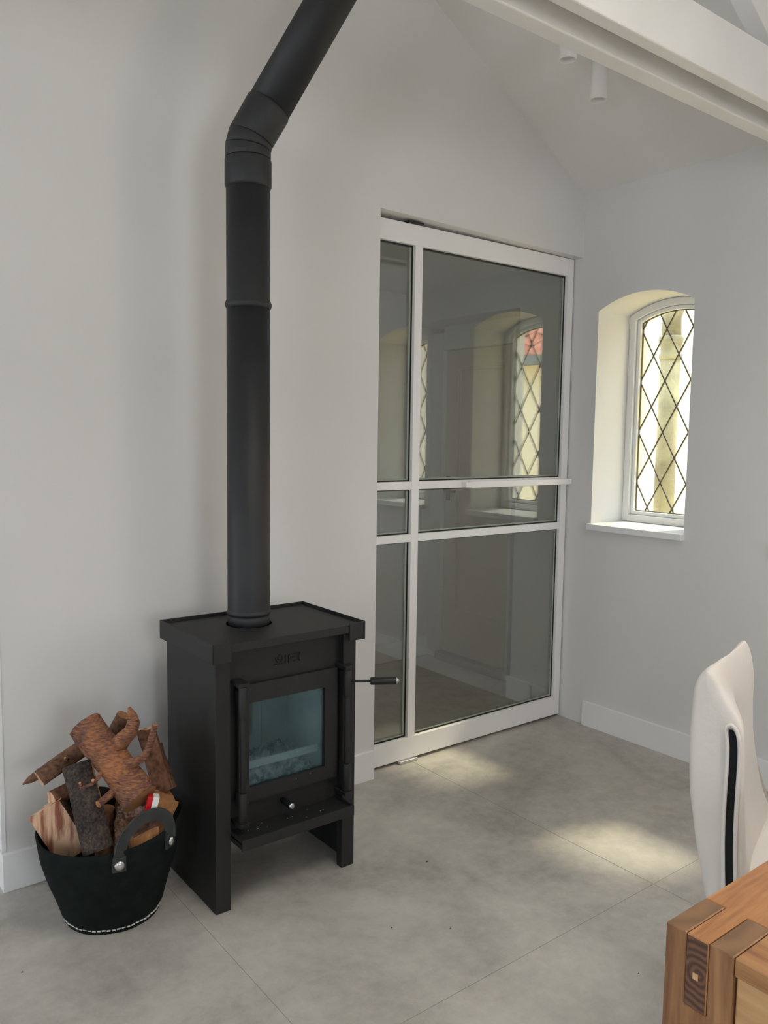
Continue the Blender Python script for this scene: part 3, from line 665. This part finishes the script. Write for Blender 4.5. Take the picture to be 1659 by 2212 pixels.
# flared sole and white stitches
sole = [[(bc.x+(p[0]-bc.x)*f, bc.y+(p[1]-bc.y)*f, z) for p in bk_ring(0)] for f, z in ((1.0, 0.0005), (1.085, 0.0008), (1.085, 0.0065), (1.03, 0.008))]
obj('sole', MB().rings(sole, False), M['felt'], bk)
sti = MB(); n = 64
for i in range(n):
    a0 = 2*PI*(i+0.1)/n; a1 = 2*PI*(i+0.82)/n; pts = []
    for a in (a0, (a0+a1)/2, a1):
        d = right*math.cos(a)+fwd*math.sin(a); p = bc+d*0.1325; pts.append((p.x, p.y, 0.0120+0.001*math.sin(i*1.7)))
    sti.tube(pts, 0.0024, 6)
obj('stitching', sti, M['thread'], bk, kind='stuff')
def wall_pt(a, z, off=0.004):
    t = min(1.0, z/0.272); r = bk_ring(t, off, 72); i = int(round((a % (2*PI))/(2*PI)*72)) % 72; return Vector(r[i])
def strap(a0, a1, apex, lean, wid=0.018):
    p0 = wall_pt(a0, 0.243, 0.005); p1 = wall_pt(a1, 0.243, 0.005)
    out = ((p0-rc_)+(p1-rc_)); out.z = 0; out.normalize(); mb = MB(); rs = []
    for k in range(25):
        t = k/24; s = math.sin(PI*t)
        base = p0.lerp(p1, 0.5-0.5*math.cos(PI*t)) if True else 0
        c = base+Vector((0,0,1))*(apex*s**0.75)+out*(lean*s)
        rs.append(c)
    R_ = []
    for k, c in enumerate(rs):
        d = (rs[min(k+1, 24)]-rs[max(k-1, 0)]).normalized(); wv = out.cross(Vector((0,0,1))) if False else d.cross(out).normalized()
        nrm = wv.cross(d).normalized(); tw = wid*0.95
        # broad side across the strap faces outwards at the ends, upwards at the apex
        R_.append([c+wv*tw+nrm*0.002, c-wv*tw+nrm*0.002, c-wv*tw-nrm*0.002, c+wv*tw-nrm*0.002])
    return mb.rings(R_, True, smooth=False), p0, p1, out
def handle(a0, a1, apex, lean):
    mb, p0, p1, out = strap(a0, a1, apex, lean)
    h_ = obj('strap_handle', mb, M['strap'], bk, bevel=0.0012)
    for p, a in ((p0, a0), (p1, a1)):
        d = (right*math.cos(a)+fwd*math.sin(a)).normalized()
        tab = MB(); q = p+Vector((0,0,-0.004)); s = Vector((0,0,1)).cross(d)
        tab.rings([[q+s*0.017+Vector((0,0,0.022))+d*0.003, q-s*0.017+Vector((0,0,0.022))+d*0.003, q-s*0.017-Vector((0,0,0.020))+d*0.001, q+s*0.017-Vector((0,0,0.020))+d*0.001],
                   [v-d*0.004 for v in (q+s*0.017+Vector((0,0,0.022)), q-s*0.017+Vector((0,0,0.022)), q-s*0.017-Vector((0,0,0.020)), q+s*0.017-Vector((0,0,0.020)))]], True, smooth=False)
        obj('strap_tab', tab, M['strap'], bk)
        obj('rivet', MB().tube([q+d*0.003, q+d*0.0085, q+d*0.0105], [0.0125, 0.0125, 0.004], 20), M['chrome'], bk, label='round silver rivet')
handle(math.radians(-64), math.radians(-21), 0.100, 0.012)
handle(math.radians(104), math.radians(168), 0.045, 0.02)

# ------------------------------------------------------------------ firewood
GRP = 'firewood in the felt basket'
def frame(p0, p1):
    d = (p1-p0).normalized(); a = Vector((0,0,1)) if abs(d.z) < 0.9 else Vector((0,1,0)); x = (a-d*a.dot(d)).normalized(); return d, x, d.cross(x)
def log(label, p0, p1, r0, r1, barkm, cutm='cut', n=28, m=16, jit=0.10, seed=0, split=None, sag=0.0):
    """round log; split=(angle, depth): flat split side facing that angle, in radii from the axis"""
    p0, p1 = Vector(p0), Vector(p1); d, x, y = frame(p0, p1); rs = []; L_ = (p1-p0).length
    for k in range(m+1):
        t = k/m; c = p0.lerp(p1, t)+x*sag*math.sin(PI*t); ring = []
        for i in range(n):
            a = 2*PI*i/n; r = r0+(r1-r0)*t
            q = Vector((math.cos(a)*1.4, math.sin(a)*1.4, t*L_*9+seed*5.1)); r *= 1+jit*(noise.noise(q)*1.5+0.35*noise.noise(q*5)+0.15*noise.noise(q*11))
            if split:
                ca = math.cos(a-split[0])
                if ca > 0.02 and r*ca > split[1]*r0: r = split[1]*r0/ca*(1+0.02*noise.noise(q*6))
            ring.append(c+x*math.cos(a)*r+y*math.sin(a)*r)
        rs.append(ring)
    mb = MB().rings(rs, True, smooth=True, capmi=1)
    if split:
        for fi in range(len(mb.f)):
            if mb.mi[fi] == 0:
                i = (fi % n); a = 2*PI*(i+0.5)/n
                ca = math.cos(a-split[0])
                if ca > split[1]*0.98: mb.mi[fi] = 2
    o = obj('firewood_log', mb, [M[barkm], M[cutm], M['split_orange']], None, label=label, category='log', group=GRP)
    return o
def stub(parent, pts, rad, barkm, seed=1, tip=True, label=None):
    rs = obj('branch_stub', MB().tube(pts, rad, 14, True, 0, True, 1, 0.12, seed), [M[barkm], M['split_orange']], parent)
    if label: rs['label'] = label
def poly_log(label, p0, p1, poly, mats, facemi, m=8, jit=0.0015, up=None, seed=0):
    """split log: cross-section polygon [(a,b)...] swept from p0 to p1; facemi = material index per side, caps last"""
    p0, p1 = Vector(p0), Vector(p1); d, x, y = frame(p0, p1)
    if up is not None: x = (Vector(up)-d*Vector(up).dot(d)).normalized(); y = d.cross(x)
    pl = []; fm = []
    for k in range(len(poly)):
        a = poly[k]; b = poly[(k+1) % len(poly)]
        for s in range(4): pl.append((a[0]+(b[0]-a[0])*s/4, a[1]+(b[1]-a[1])*s/4)); fm.append(facemi[k])
    n = len(pl); rs = []
    for k in range(m+1):
        c = p0.lerp(p1, k/m); ring = []
        for i, (a, b) in enumerate(pl):
            q = c+x*a+y*b; w_ = Vector((noise.noise(q*40+Vector((seed,0,0))), noise.noise(q*40+Vector((9,seed,0))), noise.noise(q*40+Vector((0,5,seed)))))
            ring.append(q+w_*jit*2+d*(0.006*noise.noise(Vector((a*40, b*40, seed))) if k in (0, m) else 0))
        rs.append(ring)
    mb = MB().rings(rs, True, smooth=False, capmi=facemi[-1])
    for fi in range(n*m): mb.mi[fi] = fm[fi % n]
    return obj('firewood_log', mb, [M[k] for k in mats], None, label=label, category='log', group=GRP)

big = log('thick reddish-brown log with branch stubs, lying on top of the pile', (-2.400, -0.262, 0.553), (-2.318, -0.452, 0.385), 0.0455, 0.0485, 'bark_red', 'cut', 34, 24, 0.09, 1)
stub(big, [(-2.352, -0.352, 0.500), (-2.330, -0.372, 0.535), (-2.314, -0.378, 0.550), (-2.306, -0.374, 0.572), (-2.308, -0.371, 0.592), (-2.316, -0.368, 0.616)], [0.026, 0.021, 0.019, 0.017, 0.013, 0.004], 'bark_red', 2)
stub(big, [(-2.345, -0.405, 0.468), (-2.322, -0.430, 0.482), (-2.305, -0.450, 0.500), (-2.294, -0.458, 0.530), (-2.287, -0.463, 0.560), (-2.281, -0.466, 0.588)], [0.019, 0.013, 0.0105, 0.0095, 0.009, 0.007], 'bark_red', 3)
stub(big, [(-2.362, -0.395, 0.408), (-2.385, -0.410, 0.401), (-2.424, -0.428, 0.391)], [0.012, 0.011, 0.0095], 'bark_red', 4)
stub(big, [(-2.392, -0.375, 0.462), (-2.410, -0.392, 0.446), (-2.432, -0.405, 0.440), (-2.462, -0.404, 0.437)], [0.006, 0.0048, 0.0042, 0.0038], 'bark_red', 5)
stub(big, [(-2.426, -0.402, 0.442), (-2.430, -0.408, 0.452)], [0.004, 0.004], 'bark_red', 6)
stub(big, [(-2.455, -0.402, 0.436), (-2.463, -0.406, 0.452)], [0.004, 0.0035], 'bark_red', 7)
log('dark grey rough-barked log standing upright in the middle of the basket', (-2.437, -0.312, 0.466), (-2.420, -0.425, 0.262), 0.0430, 0.0455, 'bark_dark', 'split_orange', 30, 18, 0.10, 2, split=(math.radians(-75), 0.72))
lf = log('long brown log sticking out of the basket towards the left', (-2.375, -0.190, 0.462), (-2.512, -0.205, 0.402), 0.0270, 0.0275, 'bark_brown', 'split', 24, 12, 0.12, 3, split=(math.radians(200), 0.7))
stub(lf, [(-2.500, -0.182, 0.412), (-2.530, -0.178, 0.397), (-2.549, -0.176, 0.388)], [0.016, 0.010, 0.002], 'bark_brown', 8, label='torn strip of bark')
stub(lf, [(-2.440, -0.232, 0.452), (-2.452, -0.240, 0.462)], [0.0035, 0.003], 'bark_brown', 12)
log('short thin log end under the long left log', (-2.405, -0.215, 0.362), (-2.490, -0.236, 0.350), 0.0235, 0.0235, 'wood_brown', 'split', 20, 8, 0.1, 4)
wd = poly_log('pale split log with a wide fanned face at the left rim of the basket', (-2.502, -0.240, 0.338), (-2.440, -0.290, 0.205),
     [(0.026, -0.046), (0.030, 0.046), (0.000, 0.050), (-0.034, 0.010), (-0.020, -0.040)], ['split', 'bark_brown'], [0, 0, 1, 1, 1, 0], 10, 0.0009, up=(-0.61, -0.79, 0.25), seed=2)
poly_log('square-cut orange-brown log at the right rim of the basket', (-2.226, -0.372, 0.342), (-2.265, -0.330, 0.20),
     [(-0.036, -0.034), (0.034, -0.040), (0.038, 0.034), (-0.028, 0.038)], ['cut', 'bark_brown', 'split_orange'], [0, 2, 1, 2, 0], 8, 0.002, up=(0.1, -0.95, 0.1), seed=3)
poly_log('log with pinkish flaky bark in the centre front of the basket', (-2.322, -0.385, 0.358), (-2.330, -0.370, 0.17),
     [(-0.032, -0.038), (0.026, -0.040), (0.030, 0.034), (-0.020, 0.040)], ['bark_pink', 'bark_brown'], [0, 0, 1, 0, 1], 8, 0.0025, up=(-0.4, -0.9, 0), seed=4)
poly_log('short split log with dark bark top and orange wood at the front handle', (-2.345, -0.428, 0.290), (-2.274, -0.432, 0.303),
     [(0.030, -0.026), (0.008, -0.040), (-0.040, -0.034), (-0.040, 0.026), (0.000, 0.032), (0.022, 0.022)], ['split_orange', 'bark_brown'], [1, 0, 0, 0, 1, 1, 0], 8, 0.002, up=(0, 0, 1), seed=5)
poly_log('tall brown split log leaning at the back right of the pile', (-2.238, -0.290, 0.515), (-2.212, -0.345, 0.345),
     [(-0.030, -0.022), (0.026, -0.026), (0.012, 0.026)], ['wood_brown', 'split'], [0, 0, 0, 1], 8, 0.002, up=(-0.4, -0.7, 0.2), seed=6)
poly_log('darker split log at the far right beside the stove', (-2.206, -0.262, 0.448), (-2.188, -0.325, 0.330),
     [(-0.026, -0.022), (0.020, -0.020), (0.020, 0.022), (-0.018, 0.020)], ['wood_brown', 'split'], [0, 0, 0, 0, 1], 8, 0.002, up=(-0.4, -0.7, 0.2), seed=7)
log('slim dark log just showing behind the topmost log', (-2.282, -0.232, 0.548), (-2.330, -0.190, 0.430), 0.0200, 0.0200, 'bark_brown', 'cut', 18, 8, 0.1, 9)
log('orange-brown log in the gap beside the dark upright log', (-2.378, -0.335, 0.330), (-2.376, -0.340, 0.15), 0.030, 0.030, 'wood_brown', 'cut', 18, 8, 0.1, 10)
# firelighter box
fb_ = thing('firelighter_box', (-2.298, -0.470, 0.372), 'small red and white box tucked under the topmost log', 'box')
bxm = Matrix.Translation((-2.292, -0.462, 0.372)) @ Matrix.Rotation(math.radians(-20), 4, 'Z') @ Matrix.Rotation(math.radians(14), 4, 'Y')
def tb(x0, x1, y0, y1, z0, z1):
    m_ = B(x0, x1, y0, y1, z0, z1); m_.v = [tuple(bxm @ Vector(v)) for v in m_.v]; return m_
obj('red_sleeve', tb(-0.014, 0.000, -0.012, 0.012, -0.022, 0.020), M['redbox'], fb_, bevel=0.001)
obj('white_tray', tb(0.000, 0.016, -0.013, 0.012, -0.020, 0.022), M['whitebox'], fb_, bevel=0.001)

# ------------------------------------------------------------------ dining table
tb_ = thing('dining_table', (-1.35, -2.5, 0), 'solid hardwood dining table with finger-jointed corners, at the right edge', 'table')
TA0, TA1, TY1, TY0 = -2.211, -0.45, -1.958, -2.90     # x range, far edge, near edge
def leg(xs, ys, sx, sy):
    """xs,ys: outer corner; sx,sy: inward directions"""
    f = [0.0, 0.028, 0.058, 0.089]
    g_ = 0.0004; pl_ = [(0, 0), (f[3], 0), (f[3], 0.760), (f[2]+g_, 0.760), (f[2]+g_, 0.666), (f[1]-g_, 0.666), (f[1]-g_, 0.760), (0, 0.760)]
    mb = MB().prism([(ys+sy*a_, z_) for a_, z_ in pl_], xs, xs+sx*0.089, 'x')
    o = obj('leg', mb, [M['leg_z'], M['endgrain_top']], tb_, bevel=0.0012, seg=1)
    for p in o.data.polygons:
        if p.normal.z > 0.9 and p.center.z > 0.75: p.material_index = 1
for (x, y, a, b) in ((TA0, TY1, 1, -1), (TA0, TY0, 1, 1), (TA1, TY1, -1, -1), (TA1, TY0, -1, 1)): leg(x, y, a, b)
def rail(ys, sy):
    a_, b_, c_, e_ = ys, ys+sy*0.0284, ys+sy*0.0576, ys+sy*0.089
    mb = MB().prism([(TA0+0.0895, a_), (TA1-0.0895, a_), (TA1-0.0895, b_), (TA1+0.0003, b_), (TA1+0.0003, c_), (TA1-0.0895, c_), (TA1-0.0895, e_), (TA0+0.0895, e_), (TA0+0.0895, c_), (TA0-0.0003, c_), (TA0-0.0003, b_), (TA0+0.0895, b_)], 0.6665, 0.7597, 'z')
    o = obj('side_rail', mb, [M['rail_x'], M['endgrain']], tb_, bevel=0.0012, seg=1)
    for p in o.data.polygons:
        if abs(p.normal.x) > 0.9 and (p.center.x < TA0+0.01 or p.center.x > TA1-0.01): p.material_index = 1
rail(TY1, -1); rail(TY0, 1)
obj('dowel', B(TA0-0.0012, TA0, TY1-0.046, TY1-0.039, 0.706, 0.714), base_mat('pale_dowel', srgb(205,165,120), 0.5), tb_, label='small pale square peg')
yi0, yi1 = TY0+0.0900, TY1-0.0900
obj('end_board', B(TA0+0.001, TA0+0.120, yi0, yi1, 0.736, 0.7595), M['board_y'], tb_, bevel=0.002)
obj('end_board', B(TA1-0.120, TA1-0.001, yi0, yi1, 0.736, 0.7595), M['board_y'], tb_, bevel=0.002)
npl = 7; wdt = (yi1-yi0)/npl
for k in range(npl):
    obj('top_plank', B(TA0+0.121, TA1-0.121, yi0+k*wdt+0.0004, yi0+(k+1)*wdt-0.0004, 0.736, 0.7595-0.0003*(k % 2)), M['rail_x'], tb_, bevel=0.0008, seg=1)
obj('apron', B(TA0+0.006, TA0+0.028, yi0+0.001, yi1-0.001, 0.630, 0.7335), M['apron_y'], tb_, bevel=0.002)
obj('apron', B(TA1-0.028, TA1-0.006, yi0+0.001, yi1-0.001, 0.630, 0.7335), M['apron_y'], tb_, bevel=0.002)

# ------------------------------------------------------------------ dining chair
Wd = Vector((0.94551858, 0.32556815, 0)); Fd = Vector((0.32556815, -0.94551858, 0)); Pc = Vector((-1.719, -1.74, 0))
def cp(u, v, z): return Pc+Wd*u+Fd*v+Vector((0,0,z))
ch = thing('dining_chair', tuple(cp(0.19, 0.2, 0)), 'white leather high-backed dining chair pushed up to the wooden table', 'chair')
def interp(tab, z):
    tab = sorted(tab, key=lambda p: p[1])
    if z <= tab[0][1]: return tab[0][0]
    for a, b in zip(tab, tab[1:]):
        if z <= b[1]: return a[0]+(b[0]-a[0])*(z-a[1])/(b[1]-a[1])
    return tab[-1][0]
rearT = [(-0.034, 0.943), (-0.046, 0.925), (-0.051, 0.906), (-0.055, 0.861), (-0.055, 0.813), (-0.054, 0.764), (-0.051, 0.703), (-0.042, 0.649), (-0.030, 0.591), (-0.019, 0.541), (-0.010, 0.50), (0.0, 0.44), (0.004, 0.38)]
frontN = [(-0.018, 0.943), (-0.007, 0.935), (0.005, 0.906), (0.024, 0.879), (0.040, 0.855), (0.047, 0.824), (0.049, 0.777), (0.052, 0.683), (0.055, 0.637), (0.058, 0.577), (0.064, 0.50), (0.07, 0.44), (0.07, 0.38)]
frontF = [(-0.020, 0.943), (-0.010, 0.925), (0.000, 0.88), (0.002, 0.852), (0.001, 0.823), (0.006, 0.723), (0.017, 0.668), (0.030, 0.598), (0.048, 0.558), (0.085, 0.50), (0.11, 0.44), (0.11, 0.38)]
BW = 0.40
zs_ = [0.38, 0.42, 0.46, 0.50, 0.54, 0.58, 0.62, 0.66, 0.70, 0.74, 0.78, 0.81, 0.84, 0.86, 0.88, 0.90, 0.915, 0.930, 0.940]
def sm(t): t = max(0, min(1, t)); return t*t*(3-2*t)
def section(u, shrink):
    k = sm(u/0.15); drop = 0.022*sm(u/BW); ring = []
    def F(z): return interp(frontN, z)*(1-k)+interp(frontF, z)*k
    def Rr(z): return interp(rearT, z)+0.010*math.sin(PI*u/BW)
    for z in zs_: ring.append([Rr(z), z])
    mid = 0.5*(Rr(0.945)+F(0.945)); ring.append([mid, 0.947])
    for z in reversed(zs_): ring.append([F(z), z])
    cz = 0.68; out = []
    for v, z in ring:
        m_ = 0.5*(Rr(min(z, 0.94))+F(min(z, 0.94))); th = abs(F(min(z, 0.94))-Rr(min(z, 0.94)))
        s = min(shrink, th*0.42); v2 = m_+(v-m_)*(1-2*s/max(th, 1e-4)); z2 = z-(shrink*0.6 if z > 0.9 else 0)
        wr = 0.0026*noise.noise(Vector((u*18, v*30, z*22)))+0.0010*noise.noise(Vector((u*50, v*60, z*60)))
        out.append(cp(u, v2+wr, z2-drop*(z-0.38)/0.56))
    return out
us = [(0.0, 0.018), (0.002, 0.008), (0.008, 0.003), (0.016, 0.0008)]+[(0.03+k*(BW-0.06)/14, 0) for k in range(15)]+[(BW-0.016, 0.001), (BW-0.006, 0.004), (BW-0.001, 0.011), (BW, 0.02)]
obj('backrest', MB().rings([section(u, s) for u, s in us], True), M['white_leather'], ch, sub=1)
zc = [(0.0215, 0.842), (0.027, 0.826), (0.029, 0.794), (0.028, 0.747), (0.0275, 0.686), (0.0285, 0.627), (0.033, 0.556), (0.038, 0.48), (0.04, 0.42)]
zm = MB(); R_ = []
for k, (v, z) in enumerate(zc):
    hw = 0.0078 if k else 0.003
    R_.append([cp(-0.0035, v-hw, z), cp(-0.0035, v+hw, z), cp(0.006, v+hw, z), cp(0.006, v-hw, z)])
obj('zip', zm.rings(R_, True, smooth=False), M['zip'], ch)
lipL = [cp(-0.0035, v-0.0105, z) for v, z in zc]; lipR = [cp(-0.0035, v+0.0105, z) for v, z in zc[::-1]]
loop = lipL[::-1]+[cp(-0.0035, 0.016, 0.849), cp(-0.0035, 0.0215, 0.853), cp(-0.0035, 0.028, 0.849)]+lipR[::-1]
obj('zip_lip', MB().tube(loop, 0.0042, 8), M['white_leather'], ch, sub=1)
def piping(pts, r=0.0016): obj('seam', MB().tube(pts, r, 6), M['white_leather'], ch)
# seam over the shoulder of the back and down the front edge
piping([cp(0.010, -0.0455, 0.905), cp(0.012, -0.041, 0.921), cp(0.014, -0.034, 0.9335), cp(0.016, -0.025, 0.9385), cp(0.016, -0.015, 0.9355), cp(0.014, -0.0065, 0.924), cp(0.010, 0.002, 0.902)])
# seat and legs
def qbox(u0, u1, v0, v1, z0, z1): 
    m_ = B(u0, u1, v0, v1, z0, z1); m_.v = [tuple(cp(*v)) for v in m_.v]; return m_
obj('seat', qbox(0.035, BW+0.035, 0.03, 0.50, 0.415, 0.555), M['white_leather'], ch, bevel=0.025, seg=4)
obj('seat_frame', qbox(0.02, BW-0.02, 0.0, 0.48, 0.365, 0.404), M['dark_wood_leg'], ch)
for u, v in ((0.02, 0.01), (BW-0.06, 0.01), (0.02, 0.43), (BW-0.06, 0.43)):
    a = [cp(u, v, 0.365), cp(u+0.04, v, 0.365), cp(u+0.04, v+0.04, 0.365), cp(u, v+0.04, 0.365)]
    b = [cp(u+0.006, v+0.006, 0.0), cp(u+0.034, v+0.006, 0.0), cp(u+0.034, v+0.034, 0.0), cp(u+0.006, v+0.034, 0.0)]
    obj('leg', MB().rings([b, a], True, smooth=False), M['dark_wood_leg'], ch)

# ------------------------------------------------------------------ crumbs on the floor
cmb = MB()
for (x, y, r_) in ((-2.13, -1.02, 0.0022), (-1.62, -0.93, 0.002), (-1.44, -0.62, 0.003), (-1.36, -1.36, 0.0016), (-1.75, -0.83, 0.0022), (-2.62, -0.42, 0.002), (-1.22, -1.62, 0.002)):
    cmb.rings([[(x+r_*math.cos(k*PI/3)*1.5, y+r_*math.sin(k*PI/3), 0.0002) for k in range(6)], [(x+r_*0.6*math.cos(k*PI/3), y+r_*0.6*math.sin(k*PI/3), r_*0.8) for k in range(6)]], True, smooth=False)
obj('crumbs', cmb, M['dark_wood_leg'], None, kind='stuff', label='tiny dark wood crumbs scattered over the grey floor tiles', category='crumbs')
